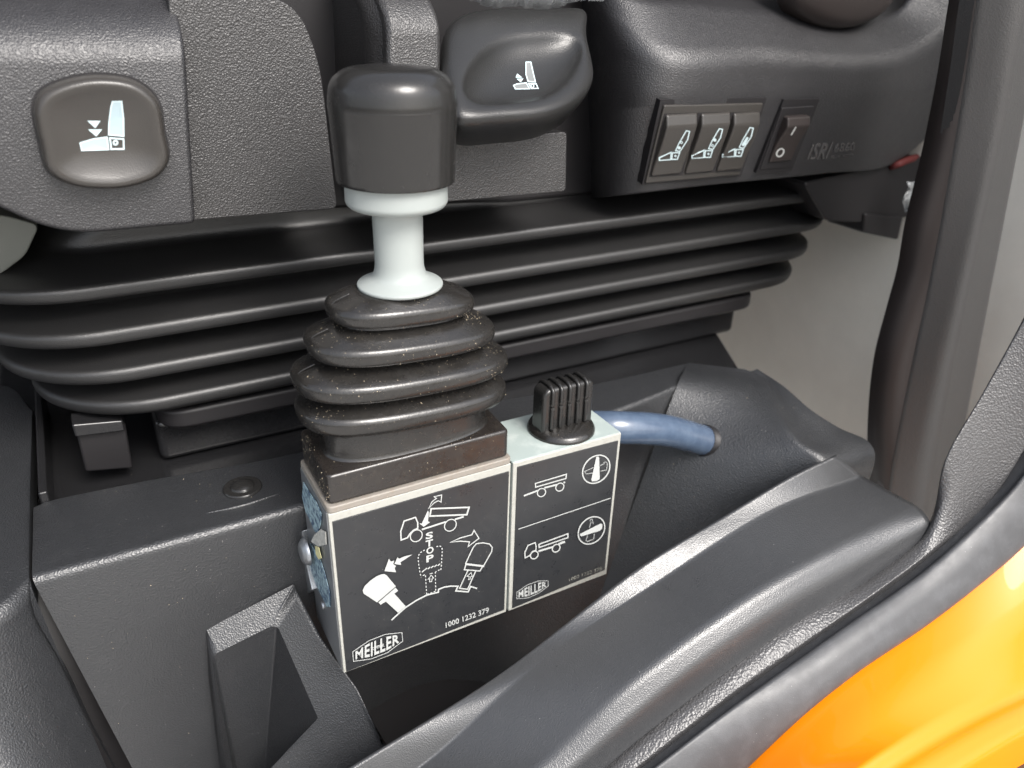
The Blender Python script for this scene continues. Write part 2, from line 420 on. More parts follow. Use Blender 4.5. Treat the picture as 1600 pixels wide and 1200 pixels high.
# backing; its dark material paints in the shade of the recesses
bk = PXY([(-60, 300), (60, 328), (300, 340), (540, 326), (800, 316), (960, 300), (1180, 288), (1180, -120), (-60, -120)], 17)
mk('backing', *prism(bk, 0, 2), 'dark', seat, bevel=0.3)
# left block
blk = fillet([Vector(p) for p in [(-34, 8, 33.6), (-34, 8, 26.5), (-8.6, 8, 22.7), (-2.55, 8, 22.55), (-3.25, 8, 33.6)]], [0, 0, 4.8, .5, .8], 10, closed=True)
blk = fillet([Vector((-34, 8, 36)), Vector((-34, 8, 27.2)), Vector((-12.5, 8, 25.8)), Vector((-8.3, 8, 22.75)), onY(306, 350, 8), onY(287, 20, 8), onY(287, -25, 8)], [0, 2, 2.6, 1.6, .3, 0, 0], 10, closed=True)
o = mk('button_housing', *prism(blk, 0, 10), 'seat', seat, bevel=0.65, seg=6, ang=50)
# top roll of the left block, running up to the cushion
rl = []
for i in range(9):
    a = math.radians(90 * i / 8); rl.append((0, 8 + 2.6 * (1 - math.cos(a)), 31.0 + 2.6 * math.sin(a)))
# flap
fp = fillet([onY(262, -30, 9.6), onY(462, 2, 9.6), onY(500, 95, 9.6), onY(527, 326, 9.6), onY(280, 346, 9.6)], [.1, 2.4, 2.4, .35, .1], 10, closed=True)
mk('cover_flap', *prism(fp, 0, 9), 'leather', seat, bevel=0.3, seg=4, ang=50)
# column beside the paddle
cp = [onY(605, -60, 8.6), onY(690, -60, 8.6), onY(692, 330, 8.6), onY(609, 330, 8.6)]
mk('column', *prism(cp, 0, 10), 'leather', seat, bevel=0.35, seg=4)
c2 = loft([PX3([(556, -60, 17), (575, 330, 17)]), PX3([(565, -60, 10.6), (582, 330, 10.6)]), PX3([(605, -60, 8.95), (610, 330, 8.95)]), PX3([(640, -60, 8.95), (640, 330, 8.95)])], [0, .8, .3, 0], 12)
mk('column_flank', *c2, 'leather', seat)
# lower shelf
sp = fillet([onY(660, 222, 9.8), onY(886, 206, 9.8), onY(884, 299, 9.8), onY(670, 318, 9.8)], [.1, .3, .3, .1], 5, closed=True)
mk('lower_shelf', *prism(sp, 0, 8), 'leather', seat, bevel=0.18, seg=4, ang=50)
o = mk('shelf_top', *prism([onY(660, 222, 9.9), onY(886, 206, 9.9), onY(886, 206, 13), onY(660, 222, 13)], 0, .01, 'Z'), 'dark', seat, smooth=False)  # thin dark sheet laid over the shelf top
o['label'] = 'thin dark sheet over the lower shelf'

# right hand shell with the switches
b0 = [(925, 310, 17), (955, 307, 12.6), (1000, 302, 10.95), (1100, 290, 10.9), (1290, 271, 10.9), (1395, 256, 11), (1480, 180, 11.5), (1520, 120, 12)]
bb = [(a, b - 3, c + 8) for a, b, c in b0]
c0 = [(920, 160, 17), (960, 158, 12.2), (1030, 152, 9.45), (1200, 148, 9.4), (1300, 150, 9.4), (1400, 143, 9.5), (1460, 133, 9.8), (1530, 120, 10)]
e0 = [(915, 30, 17), (962, 50, 12.2), (1045, 86, 9.3), (1200, 86, 9.2), (1300, 95, 9.2), (1390, 92, 9.3), (1462, 62, 9.6), (1530, -10, 10)]
t0 = [(890, -60, 17), (930, -30, 14.6), (990, -4, 12.6), (1095, 8, 12.6), (1230, 22, 12.6), (1320, 30, 12.6), (1400, 18, 12.6), (1440, -40, 12.6)]
tt = [(a, b - 30, c + 4) for a, b, c in t0]
shell = mk('switch_shell', *loft([PX3(q) for q in (bb, b0, c0, e0, t0, tt)], [0, .2, .6, 1.0, .6, 0], 90, 8), 'seat', seat)
# pivot knob recess at the top right
pk = [(0.0, 3.3), (1.6, 3.2), (3.0, 2.6), (3.6, 1.4), (3.7, 0), (3.7, -2)]
kc = onY(1310, 2, 12.0)
v, f = lathe(rprof([(max(r, .001), h) for r, h in pk], .8), (0, 0, 0))
v = [kc + Vector((p.x * 1.45, -p.z * .5, p.y * .72 + .9)) for p in v]
o = mk('pivot_cover', v, f, 'darkred', seat)

# round button
bt = [(52, 168), (62, 143), (100, 124), (155, 116), (212, 126), (245, 155), (256, 205), (262, 245), (247, 270), (200, 288), (160, 291), (110, 285), (76, 266), (60, 215)]
ol = catmull(PXY(bt, 8), 96, True); cc = sum(ol, Vector()) / 96
def ring(s, y, base=ol, c=cc): return [Vector((c.x + (p.x - c.x) * s, y, c.z + (p.z - c.z) * s)) for p in base]
gap = mk('button_gap', *rings([ring(1.035, 8.2), ring(1.035, 7.985)]), 'dark', seat, smooth=False)
prof = [(1.0, 8.2), (1.0, 7.7), (.985, 7.35), (.95, 7.08), (.90, 6.97), (.84, 6.98), (.76, 7.06), (.6, 7.2), (.4, 7.3), (.2, 7.35)]
btn = mk('adjustment_button', *rings([ring(a, b) for a, b in prof]), 'button', seat)
K = 9.23
def zp(ox, oy, k, pts): return [(ox + a / k, oy + b / k) for a, b in pts]
def circ(x, y, r, n=14): return [(x + r * math.cos(2 * math.pi * i / n), y + r * math.sin(2 * math.pi * i / n)) for i in range(n)]
ik, ib = Ink(btn), Ink(btn, 0.006)
q = lambda pts: zp(100, 130, K, pts)
back = q([(700, 265), (830, 262), (858, 500), (862, 763), (645, 742), (650, 560), (680, 330)]); st = q([(232, 862), (420, 805), (620, 778), (643, 955), (255, 968)])
for a in (back, st): ib.fill(a); ik.line(a, 2.2, True)
ik.line(q([(662, 790), (858, 805), (862, 948), (682, 950)]), 2.6, True); ik.line(circ(100 + 742 / K, 130 + 857 / K, 3.2), 2.6, True)
ik.fill(q([(335, 540), (525, 540), (450, 648)])); ik.fill(q([(345, 665), (550, 665), (465, 768)]))
ib.build('icon_fill', 'iconblue', btn); ik.build('icon', 'iconwhite', btn)

# height paddle with its dished face
pa, pb = onY(800, 25, 11.0), onY(815, 172, 5.6)
pn = X_.cross(pb - pa).normalized()
if pn.dot(CAM - pa) < 0: pn = -pn
po = [(690, 10), (800, 5), (900, 20), (917, 62), (934, 110), (938, 145), (922, 163), (870, 178), (810, 181), (755, 174), (722, 158), (704, 128), (694, 95), (688, 50)]
pl = [onP(a, b, pa, pn) for a, b in po]; ov = [onP(818 + 98 * math.cos(t), 106 + 54 * math.sin(t), pa, pn) for t in [2 * math.pi * i / 40 for i in range(40)]]
pc = sum(ov, Vector()) / 40
va = (pb - pa).normalized()
def polar(loop, n=96):
    D = catmull(loop, 900, True); out = []
    ang = sorted((math.atan2((p - pc).dot(va), (p - pc).x), (p - pc).length, i) for i, p in enumerate(D))
    for i in range(n):
        t = -math.pi + 2 * math.pi * (i + .5) / n; r = min(ang, key=lambda q: abs(q[0] - t))[1]
        out.append(pc + (X_ * math.cos(t) + va * math.sin(t)) * r)
    return out
OL, OV = polar(pl), polar(ov)
def mixr(s, h, k=1.0): return [pc + (a - pc) * (s * k) + (b - pc) * ((1 - s) * k) + pn * h for a, b in zip(OL, OV)]
pr = [mixr(1, -2.2, .94), mixr(1, -1.8, .98), mixr(1, -1.2, 1.02), mixr(1, -.7, 1.04), mixr(1, -.35, 1.035), mixr(1, -.12, 1.0), mixr(.85, -.0, .99), mixr(.5, .03, .99), mixr(.2, .0), mixr(.08, -.05), mixr(0, -.16, .985), mixr(0, -.33, .92), mixr(0, -.55, .78), mixr(0, -.72, .55), mixr(0, -.8, .25)]
pd = mk('height_paddle', *rings(pr), 'paddle', seat, sub=1)
ik, ib = Ink(pd), Ink(pd, 0.006)
q = lambda pts: zp(770, 70, 12, pts)
back = q([(622, 328), (712, 328), (745, 480), (798, 700), (660, 690), (622, 560)]); st = q([(388, 765), (450, 738), (628, 718), (685, 828), (422, 832)])
for a in (back, st): ib.fill(a); ik.line(a, 1.7, True)
ik.line(q([(672, 730), (812, 738), (848, 822), (722, 826)]), 1.7, True); ik.line(circ(770 + 740 / 12, 70 + 777 / 12, 2.4), 1.5, True)
ik.fill(q([(455, 545), (550, 620), (425, 620)])); ik.fill(q([(440, 640), (572, 640), (520, 710)]))
ib.build('icon_fill', 'icongrey', pd); ik.build('icon', 'iconwhite', pd)
mk('paddle_bracket', *prism([onY(704, 190, 9.9), onY(760, 195, 9.9), onY(760, 215, 9.9), onY(704, 215, 9.9)], 0, 3), 'dark', seat, bevel=.1)

# switches
sp0 = Vector((25.4, 9.5, 26.8)); tv = Vector((0, 1.1, -4.9)).normalized(); sn = X_.cross(tv).normalized()
if sn.dot(CAM - sp0) < 0: sn = -sn
def sw(px, py): p = onP(px, py, sp0, sn) - sp0; return p.x, p.dot(tv)
def slab(pts, w0, w1): return prism([onP(a, b, sp0, sn) for a, b in pts], w0, w1, sn)
mk('switch_recess_shade', *slab([(1028, 154), (1194, 151), (1154, 274), (1000, 286)], -.5, .26), 'dark', seat, smooth=False)  # raised dark sheet painted as the shadow band around a sunken frame
v, f = slab([(1032, 161), (1187, 158), (1150, 270), (1003, 283)], -.4, .42)
fr = mk('switch_frame', v, f, 'button', seat, bevel=.10, seg=3)
for k in range(3):
    tl = zp(1000, 150, 8, [[(262, 200), (640, 190), (478, 945), (70, 965)], [(675, 190), (1050, 183), (880, 905), (520, 935)], [(1082, 186), (1440, 183), (1215, 900), (910, 905)]][k])
    u0, v0 = sw(*tl[0]); u1, _ = sw(*tl[1]); u2, v2 = sw(*tl[3]); u3, _ = sw(*tl[2])
    mk('rocker_gap', *slab([(tl[0][0] - 1, tl[0][1] - 1.5), (tl[1][0] + 1, tl[1][1] - 1.5), (tl[2][0] + 1, tl[2][1] + 1.5), (tl[3][0] - 1, tl[3][1] + 1.5)], -.2, .435), 'dark', fr, smooth=False)
    ua, ub = max(u0, u2), min(u1, u3)
    ua, ub = (u0 + u2) / 2 + .05, (u1 + u3) / 2 - .08
    H = [.55, .86, .84, .72, .62, .6]; T = [0.0, .16, .35, .62, .86, 1.0]
    poly = [sp0 + X_ * 0 + tv * (v0 + (v2 - v0) * t) + sn * h for t, h in zip(T, H)]
    poly = [sp0 + tv * v0 + sn * .1] + poly + [sp0 + tv * v2 + sn * .1]
    v, f = prism(poly, ua, ub, X_)
    rk = mk('rocker_switch', v, f, 'button', fr, bevel=.14, seg=4, ang=25)
    dx, dy = [(0, 0), (412, -26), (796, -40)][k]
    ik = Ink(rk, .035); q = lambda pts: zp(1000, 150, 8, [(a + dx, b + dy) for a, b in pts])
    ik.line(q([(575, 432), (615, 440), (590, 545), (495, 690), (442, 680), (482, 590)]), 1.6, True)
    ik.line(q([(240, 768), (385, 700), (378, 792), (238, 802)]), 1.6, True)
    ik.line(q([(402, 705), (490, 705), (462, 788), (392, 788)]), 1.7, True)
    if k == 0: ik.fill(q(circ(485, 645, 20))); ik.line(q(circ(513, 577, 13)), 1.1, True)
    if k == 1: ik.fill(q(circ(518, 572, 20))); ik.line(q(circ(490, 642, 13)), 1.1, True)
    if k == 2: ik.fill(q([(535, 545), (555, 560), (515, 650), (480, 665), (470, 640)]))
    ik.line(q(circ(438, 745, 9)), 1.2, True)
    ik.build('icon', 'iconwhite', rk)
mk('switch_recess_shade', *slab([(1221, 154), (1277, 153), (1233, 265), (1178, 268)], -.5, .24), 'dark', seat, smooth=False)  # dark sheet in place of the shade around the second switch
fr2 = mk('switch_frame', *slab([(1217, 166), (1267, 163), (1232, 258), (1183, 262)], -.4, .34), 'dark', seat, bevel=.06)
a, b = sw(1220, 178); a2, b2 = sw(1196, 250)
ua, ub = (a + a2) / 2 - .05, (a + a2) / 2 + 2.15
poly = [sp0 + tv * b + sn * .1, sp0 + tv * b + sn * .75, sp0 + tv * (b + .55) + sn * 1.0, sp0 + tv * (b + 1.9) + sn * .6, sp0 + tv * b2 + sn * .5, sp0 + tv * b2 + sn * .1]
rk = mk('rocker_switch', *prism(poly, ua, ub, X_), 'darkred', fr2, bevel=.12, seg=4, ang=22)
rk['label'] = 'black on off rocker marked I and O'
ik = Ink(rk, .035); ik.line(zp(1160, 140, 8, [(665, 465), (605, 565)]), 2.2); ik.ell((1160 + 468 / 8, 140 + 785 / 8), 6.8, 4.6, -.9, 2.2, 24)
ik.build('marking', 'print', rk)
# embossed lettering
sh_t = shell
lt = Ink(shell, .02)
q = lambda *p: quadmap(*zp(1160, 140, 8, p))
lt.text('ISRI', q((795, 882), (1050, 862), (1135, 655), (880, 672)), .015)
lt.text('6860', q((1135, 790), (1392, 755), (1412, 655), (1165, 668)), .01)
lt.text('875 NTS', q((1108, 862), (1375, 832), (1385, 802), (1118, 822)), .01)
mk('embossed_lettering', lt.v, lt.f, 'emboss', seat, smooth=False, solid=.05)

# bellows under the seat
def rrect(x0, x1, y0, y1, r, z, n=14):
    P = []
    for cx, cy, a0 in ((x1 - r, y0 + r, -90), (x1 - r, y1 - r, 0), (x0 + r, y1 - r, 90), (x0 + r, y0 + r, 180)):
        for i in range(n + 1):
            a = math.radians(a0 + 90 * i / n); P.append(Vector((cx + r * math.cos(a), cy + r * math.sin(a), z)))
    return P
BL = []                        # (inset, z, x0, x1)
keys = [(4.8, 22.6, -14.8, 51.8, .3), (4.8, 19.3, -14.8, 51.8, .6), (0, 18.4, -14.8, 51.8, .85), (2.9, 17.6, -14.4, 51.2, .4), (2.6, 17.1, -14.4, 51.0, .4), (0, 15.85, -14.2, 50.8, .75),
        (2.8, 15.15, -13.6, 50.0, .4), (2.5, 14.7, -13.5, 49.8, .4), (0, 13.55, -13.2, 49.6, .75), (2.6, 12.95, -12.6, 48.9, .4), (2.3, 12.4, -12.4, 48.7, .4), (0, 11.45, -11.9, 48.2, .8), (1.6, 10.5, -10, 44.8, .5), (2.2, 10.3, -10, 44.6, 0)]
kk = []
for k_ in keys:
    if k_[0] == 0: kk += [(0.06, k_[1] + .42, k_[2], k_[3], .36), (0.10, k_[1] - .36, k_[2] + .1, k_[3] - .1, .34)]
    else: kk.append(k_)
keys = kk
pp = [Vector((a, z, 0)) for a, z, *_ in keys]
par = fillet(pp, [k[4] for k in keys], 6)
def interp(z, idx):
    for a, b in zip(keys, keys[1:]):
        if a[1] >= z >= b[1]: t = (a[1] - z) / max(1e-6, a[1] - b[1]); return a[idx] + (b[idx] - a[idx]) * t
    return keys[-1][idx]
rowsB = []
for p in par:
    x0, x1 = interp(p.y, 2), interp(p.y, 3); rowsB.append(rrect(x0 + p.x, x1 - p.x, 12.6 + p.x, 39 - p.x, max(1.5, 6.5 - p.x * .7), p.y))
v, f = grid(rowsB, closed_u=True)
# fine corner seams are left to the mesh; the front panels sag slightly
v = [Vector((p.x, p.y, p.z - .10 * math.sin(p.x * .11 + 1))) for p in v]
bel = thing('seat_bellows', (16, 25, 10), 'wide black pleated rubber bellows under the seat panel', 'bellows')
mk('pleated_sleeve', v, f, 'bellows', bel)
mk('base_plate', *prism(fillet([Vector(p) for p in [(-5.8, 13.4, 0), (41.5, 13.4, 0), (41.5, 37, 0), (-5.8, 37, 0)]], 2, 6, True), 9.2, 10.5, Z_), 'dark', bel, bevel=.3)
mb = MB().add(*box(-9.3, -5.2, 14.2, 36, 9.6, 9.9)).add(*box(-9.3, -5.2, 14.2, 14.6, 7.2, 9.9))
br = thing('seat_rail', (-7, 20, 6.2), 'black metal seat rail end with a slotted hole under the bellows', 'rail')
v, f = prism([onY(a, b, 14) for a, b in [(116, 664), (196, 662), (208, 732), (134, 738)]], 0, 1.2)
mk('rail_end', v, f, 'dark', br, bevel=.15)
v, f = prism([onY(a, b, 13.6) for a, b in [(112, 664), (192, 657), (196, 674), (118, 684)]], 0, 1.5)
mk('rail_lip', v, f, 'blackmetal', br, bevel=.12)
v, f = prism([onY(186 + 16 * math.cos(t), 711 + 7 * math.sin(t), 13.98) for t in [2 * math.pi * i / 20 for i in range(20)]], 0, .05)
mk('slot', v, f, 'dark', br, smooth=False)
mk('rail_bar', *box(-6, 41, 15.2, 17.5, 6.3, 9.2), 'blackmetal', br, bevel=.5)

# belt bracket under the switch panel
bb_ = thing('belt_bracket', onY(1370, 330, 12), 'dark bracket hanging in shadow below the right end of the switch panel', 'bracket')
mk('bracket_plate', *prism(fillet(PXY([(1255, 285), (1470, 240), (1470, 330), (1400, 342), (1345, 348), (1290, 345)], 11.5), .6, 4, True), 0, 6), 'dark', bb_, bevel=.3)
mk('bracket_block', *prism(PXY([(1352, 334), (1412, 338), (1404, 375), (1350, 364)], 11.2), 0, 4), 'dark', bb_, bevel=.2)
cab_ = mk('red_cable', *tube(PX3([(1385, 262, 12.5), (1400, 258, 11), (1416, 251, 11), (1435, 245, 12.5)]), .3, 12, 30), 'red')
tag(cab_, 'short red cable peeking out beneath the right end of the switch panel', 'cable')
v = []; f = []
random.seed(3)
for j in range(9):
    for i in range(5):
        p = onY(1417 + i * 6 + 3 * math.sin(j) - j * .8, 284 + j * 6, 9 + random.uniform(-.5, .5)); v.append(p)
f = [(j * 5 + i, j * 5 + i + 1, (j + 1) * 5 + i + 1, (j + 1) * 5 + i) for j in range(8) for i in range(4)]
tag(mk('plastic_bag', v, f, 'film', solid=.03), 'scrap of clear film glinting at the left edge of the door pillar', 'film scrap')

# ================================================================ LEVER CONTROL
H = 10.4
lev = thing('lever_control', (5, 2.3, 0), 'square lever control with tall black knob, white stem and tipper diagram plate', 'control lever')
hs = mk('housing', *box(0, 9.93, 0, 4.75, 0, H), 'cream', lev, bevel=.06, seg=2)
hs2 = mk('side_casting', *box(-.03, .5, .25, 4.72, .03, H - .05), 'galv', lev, bevel=.04)
mk('gasket', *prism(fillet([Vector(p) for p in [(-.02, -.03, 0), (9.98, -.03, 0), (9.98, 4.8, 0), (-.02, 4.8, 0)]], .35, 5, True), H, H + .38, Z_), 'beige', lev, bevel=.08)
pt = prism(PXY([(519, 815), (795, 736), (787.5, 952), (541, 1049)], -.005), -.05, .03, Y_)
pl1 = mk('diagram_plate', *pt, 'plate', lev, bevel=.02, seg=1)
ik = Ink((Vector((0, -.07, 0)), Vector((0, -1, 0))), .004)
A = lambda pts: zp(610, 760, 8, pts)
B = lambda pts: zp(550, 840, 8, pts)
ik.line(A([(476, 278), (520, 190), (575, 148), (545, 128), (640, 106), (633, 195), (598, 178), (545, 205)]), 1.4, True)
ik.fill(A([(468, 298), (480, 330), (468, 435), (495, 445), (415, 505), (362, 462), (392, 462), (430, 380)]))
ik.line(A([(508, 278), (982, 260), (955, 352), (492, 370)]), 2.5, True)
ik.line(A([(170, 432), (312, 385), (340, 450), (340, 522), (285, 548), (240, 595), (212, 640), (133, 668), (128, 560)]), 2.2, True)
ik.ell(A([(322, 615)])[0], 10, 8.4, -.78, 1.6); ik.ell(A([(748, 483)])[0], 10.1, 8.2, -.78, 1.6)
ik.line(A([(390, 537), (690, 440)]), 2.6); ik.line(A([(803, 410), (915, 375)]), 2.6)
for ch, y in zip('STOP', (0, 98, 188, 288)):
    dx = 0 if y < 150 else 8
    ik.text(ch, quadmap(*A([(438 + dx, 664 + y * .985), (530 + dx, 640 + y * .985), (530 + dx, 556 + y * .985), (438 + dx, 580 + y * .985)])), .03)
ik.line(A([(748, 694), (870, 640), (1015, 600), (1042, 545), (1104, 645), (968, 748), (985, 688), (870, 680)]), 1.7, True)
ik.line(A([(935, 962), (1030, 760), (1070, 712), (1150, 700), (1235, 715), (1270, 760), (1262, 810), (1160, 990)]), 1.7)
ik.line(A([(932, 965), (1168, 993)]), 3.0)
ik.line(A([(938, 975), (920, 1036), (1115, 1052), (1145, 1000)]), 1.8)
ik.line(B([(1446, 402), (1340, 628), (1440, 640), (1542, 412)]), 1.7)
ik.line(B([(1452, 518), (1462, 482), (1434, 478), (1484, 432), (1498, 478), (1482, 480), (1470, 518)]), 1.1, True)
ik.line(B([(490, 1025), (560, 960), (660, 870), (800, 778), (930, 712), (1075, 676), (1078, 640), (1150, 612), (1230, 600), (1320, 602), (1294, 660), (1448, 672), (1478, 604), (1560, 630)]), 2.2)
ik.dash(B([(905, 148), (850, 180), (822, 222), (825, 300), (840, 410), (858, 488)]), 1.5)
ik.dash(B([(1048, 105), (1085, 92), (1118, 112), (1120, 170), (1110, 320), (1100, 402)]), 1.5)
for i in range(6):
    x = 865 + i * 41; y = 420 - i * 14; ik.line(B([(x, y), (x + 30, y - 26)]), 1.7)
ik.dash(B([(1095, 400), (1045, 424)]), 1.5); ik.dash(B([(908, 462), (870, 478)]), 1.5)
ik.dash(B([(916, 470), (930, 708)]), 1.5); ik.dash(B([(1038, 422), (1042, 660)]), 1.5); ik.dash(B([(935, 702), (1036, 664)]), 1.5)
ik.line(B([(965, 446), (1005, 436)]), 1.3)
ik.line(B([(985, 462), (1014, 495), (998, 498), (990, 542), (964, 546), (968, 506), (946, 512)]), 1.2, True)
ik.fill(B([(750, 203), (690, 242), (632, 280), (600, 300), (610, 333), (524, 322), (565, 235), (582, 256), (650, 226)]))
ik.fill(B([(455, 255), (480, 290), (523, 278), (509, 322), (545, 345), (528, 372), (545, 425), (400, 410)]))
ik.fill(B([(400, 445), (430, 465), (543, 600), (307, 801), (140, 690), (128, 650), (150, 600), (220, 530), (300, 475), (360, 450)]))
ik.fill(B([(540, 615), (570, 655), (525, 692), (665, 848), (570, 930), (418, 790), (352, 830), (325, 800)]))
Dm = lambda pts: zp(540, 930, 6.667, pts)
ik.text('1000 1232 379', quadmap(*Dm([(1040, 332), (1488, 172), (1484, 116), (1036, 278)])), .012)
def logo(ik, hexo, w, k=1.0):
    ik.line(hexo, w, True)
    def L(u, v):               # letter field inside the hexagon
        x0, y0b, y0t = hexo[0][0], hexo[7][1], hexo[0][1]; x1 = hexo[3][0]
        def edge(pts, x):
            for a, b in zip(pts, pts[1:]):
                if a[0] <= x <= b[0]: return a[1] + (b[1] - a[1]) * (x - a[0]) / max(1e-6, b[0] - a[0])
            return pts[-1][1]
        m = (x1 - x0) * .055; x = x0 + m + (x1 - x0 - 2 * m) * u
        top = edge([hexo[0], hexo[1], hexo[2], hexo[3]], x); bot = edge([hexo[7], hexo[6], hexo[5], hexo[4]], x)
        g = (bot - top) * .12 + .35; top += g; bot -= g
        return x, bot + (top - bot) * v
    v, f = text_mesh('MEILLER', .028, 1.12)
    # subdivide by slicing is not needed: outlines follow the envelope at their own points
    ik.put([L(a, b) for a, b in v], f); return L
hx = Dm([(70, 580), (240, 465), (405, 400), (582, 380), (590, 470), (430, 590), (260, 655), (78, 680)])
Lf = logo(ik, hx, 1.0)
ik.build('print', 'print', pl1)
ib = Ink((Vector((0, -.115, 0)), Vector((0, -1, 0))), .004)
ib.line(Dm([(258, 562), (410, 518)]), 4.6); ib.build('badge_band', 'plate', pl1)
ib = Ink((Vector((0, -.135, 0)), Vector((0, -1, 0))), .004)
ib.text('KIPPER', quadmap(*Dm([(268, 578), (405, 534), (402, 500), (266, 546)])), .02); ib.build('badge_text', 'print', pl1)

# remains of stickers, bracket and screw on the left side
sx = -.07
def side(pts, x): return [onX(a, b, x) for a, b in pts]
Z8 = lambda pts: zp(440, 740, 4.615, pts)
def sd_(name, pts, m, x, th=.03):
    return mk(name, *prism(side(Z8(pts), x), -th, 0, X_), m, lev, smooth=False)
sd_('torn_sticker', [(160, 60), (200, 130), (250, 200), (290, 290), (285, 370), (262, 430), (240, 415), (205, 330), (175, 270), (150, 160)], 'labelblue', sx)['label'] = 'torn blue sticker, upper'
sd_('torn_sticker', [(205, 500), (250, 560), (290, 640), (320, 740), (350, 860), (352, 960), (330, 960), (290, 880), (250, 800), (215, 700), (200, 600)], 'labelblue', sx)['label'] = 'torn blue sticker, lower'
sd_('paper_scrap', [(240, 440), (285, 400), (320, 420), (325, 510), (270, 525), (215, 490)], 'labelwhite', sx - .03)
sd_('yellow_scrap', [(245, 520), (270, 530), (290, 610), (270, 618), (250, 580)], 'yellow', sx - .05)
mk('bracket', *prism(side(Z8([(112, 425), (180, 405), (205, 640), (250, 830), (210, 860), (155, 700), (130, 560)]), -.05), -.25, .1, X_), 'galv', lev, bevel=.06)
sc = onX(440 + 185 / 4.615, 740 + 560 / 4.615, -.3)
v, f = lathe(rprof([(.001, .42), (.5, .38), (.75, .15), (.78, 0)], .1), (0, 0, 0), 24); v = [sc + Vector((-p.z, p.x, p.y)) for p in v]
mk('screw', v, f, 'galv', lev)
sc = onX(440 + 300 / 4.615, 740 + 950 / 4.615, -.04)
v, f = lathe(rprof([(.001, .1), (.2, .1), (.24, 0)], .03), (0, 0, 0), 20); v = [sc + Vector((-p.z, p.x, p.y)) for p in v]
mk('screw', v, f, 'galv', lev)

# rubber base block
z0 = H + .40
bpoly = fillet([Vector(p) for p in [(.12, .12, z0), (9.85, .12, z0), (9.85, 4.6, z0), (.12, 4.6, z0)]], .35, 5, True)
topp = [Vector((p.x, p.y, z0 + 1.62 + (.22 if p.y > 2 else 0))) for p in bpoly]
n = len(bpoly)
boot = mk('boot_base', bpoly + topp, [tuple(range(n)), tuple(range(n, 2 * n))] + [(i, (i + 1) % n, n + (i + 1) % n, n + i) for i in range(n)], 'base_rubber', lev, bevel=.16, seg=4, ang=50)
# pleated boot
def sup(a, b, z, e=2.7, n=96, cx=5.0, cy=2.35):
    out = []
    for i in range(n):
        t = 2 * math.pi * i / n; c, s_ = math.cos(t), math.sin(t)
        out.append(Vector((cx + a * math.copysign(abs(c) ** (2 / e), c), cy + b * math.copysign(abs(s_) ** (2 / e), s_), z)))
    return out
K_ = [(4.75, 2.15, 12.25, 0), (4.35, 1.95, 12.55, .35), (4.25, 1.9, 13.95, .4), (5.36, 2.76, 14.1, .4), (5.4, 2.8, 14.85, .42), (4.1, 1.7, 15.5, .2), (4.1, 1.7, 15.62, .2),
      (5.4, 2.85, 15.82, .4), (5.42, 2.85, 16.55, .42), (3.7, 1.6, 17.22, .2), (3.7, 1.6, 17.36, .2), (4.62, 2.65, 17.5, .38), (4.66, 2.65, 18.2, .4), (3.0, 1.6, 18.85, .25), (3.0, 1.6, 19.0, .2), (3.52, 2.2, 19.1, .36), (3.54, 2.2, 19.75, .4), (2.3, 1.6, 20.25, .4), (1.5, 1.4, 20.3, 0)]
kp = fillet([Vector(k[:3]) for k in K_], [k[3] for k in K_], 7)
v, f = grid([sup(p.x, p.y, p.z, 2.7) for p in kp], closed_u=True)
v = [Vector((p.x, p.y, p.z + (.045 * (p.x - 5) * -1 if p.z > 14 else 0))) for p in v]
bt_ = mk('pleated_boot', v, f, 'boot', lev)
# mould seam along the left of each pleat
for zc, a in ((19.45, 3.5), (17.9, 4.6), (16.25, 5.35), (14.5, 5.3)):
    x = 5 - a
    pts = [Vector((x - .03, 2.35, zc + .02 + .045 * a)), Vector((x + .25, 2.3, zc + .42 + .045 * a)), Vector((x + 1.0, 2.2, zc + .78 + .04 * a))]
    mk('mould_seam', *tube(pts, .035, 8, 16), 'boot', lev)
# stem, knob
cx, cy = 5.0, 2.35
mk('stem', *lathe(rprof([(.001, 20.15), (1.5, 20.15), (1.98, 20.35), (2.0, 20.5), (1.25, 20.85), (1.12, 21.3), (1.13, 23.7), (1.2, 23.95), (2.1, 24.1), (2.27, 24.3), (2.25, 25.25), (.001, 25.3)], [0, .2, .1, .1, .25, .4, .2, .15, .25, .2, .05, 0]), (cx, cy, 0), 96), 'stem', lev)
kn = mk('knob', *lathe(rprof([(.001, 25.22), (2.55, 25.2), (2.58, 25.32), (2.70, 28.25), (2.71, 28.32), (2.71, 28.5), (2.6, 29.3), (1.95, 29.8), (.5, 29.95), (.001, 29.95)], [0, .08, .08, .03, .03, .4, .8, .6, .3, 0]), (cx, cy, 0), 96), 'knob', lev)
mk('parting_line', *lathe([(2.70, 28.28), (2.722, 28.31), (2.70, 28.34)], (cx, cy, 0), 96), 'knob', lev)
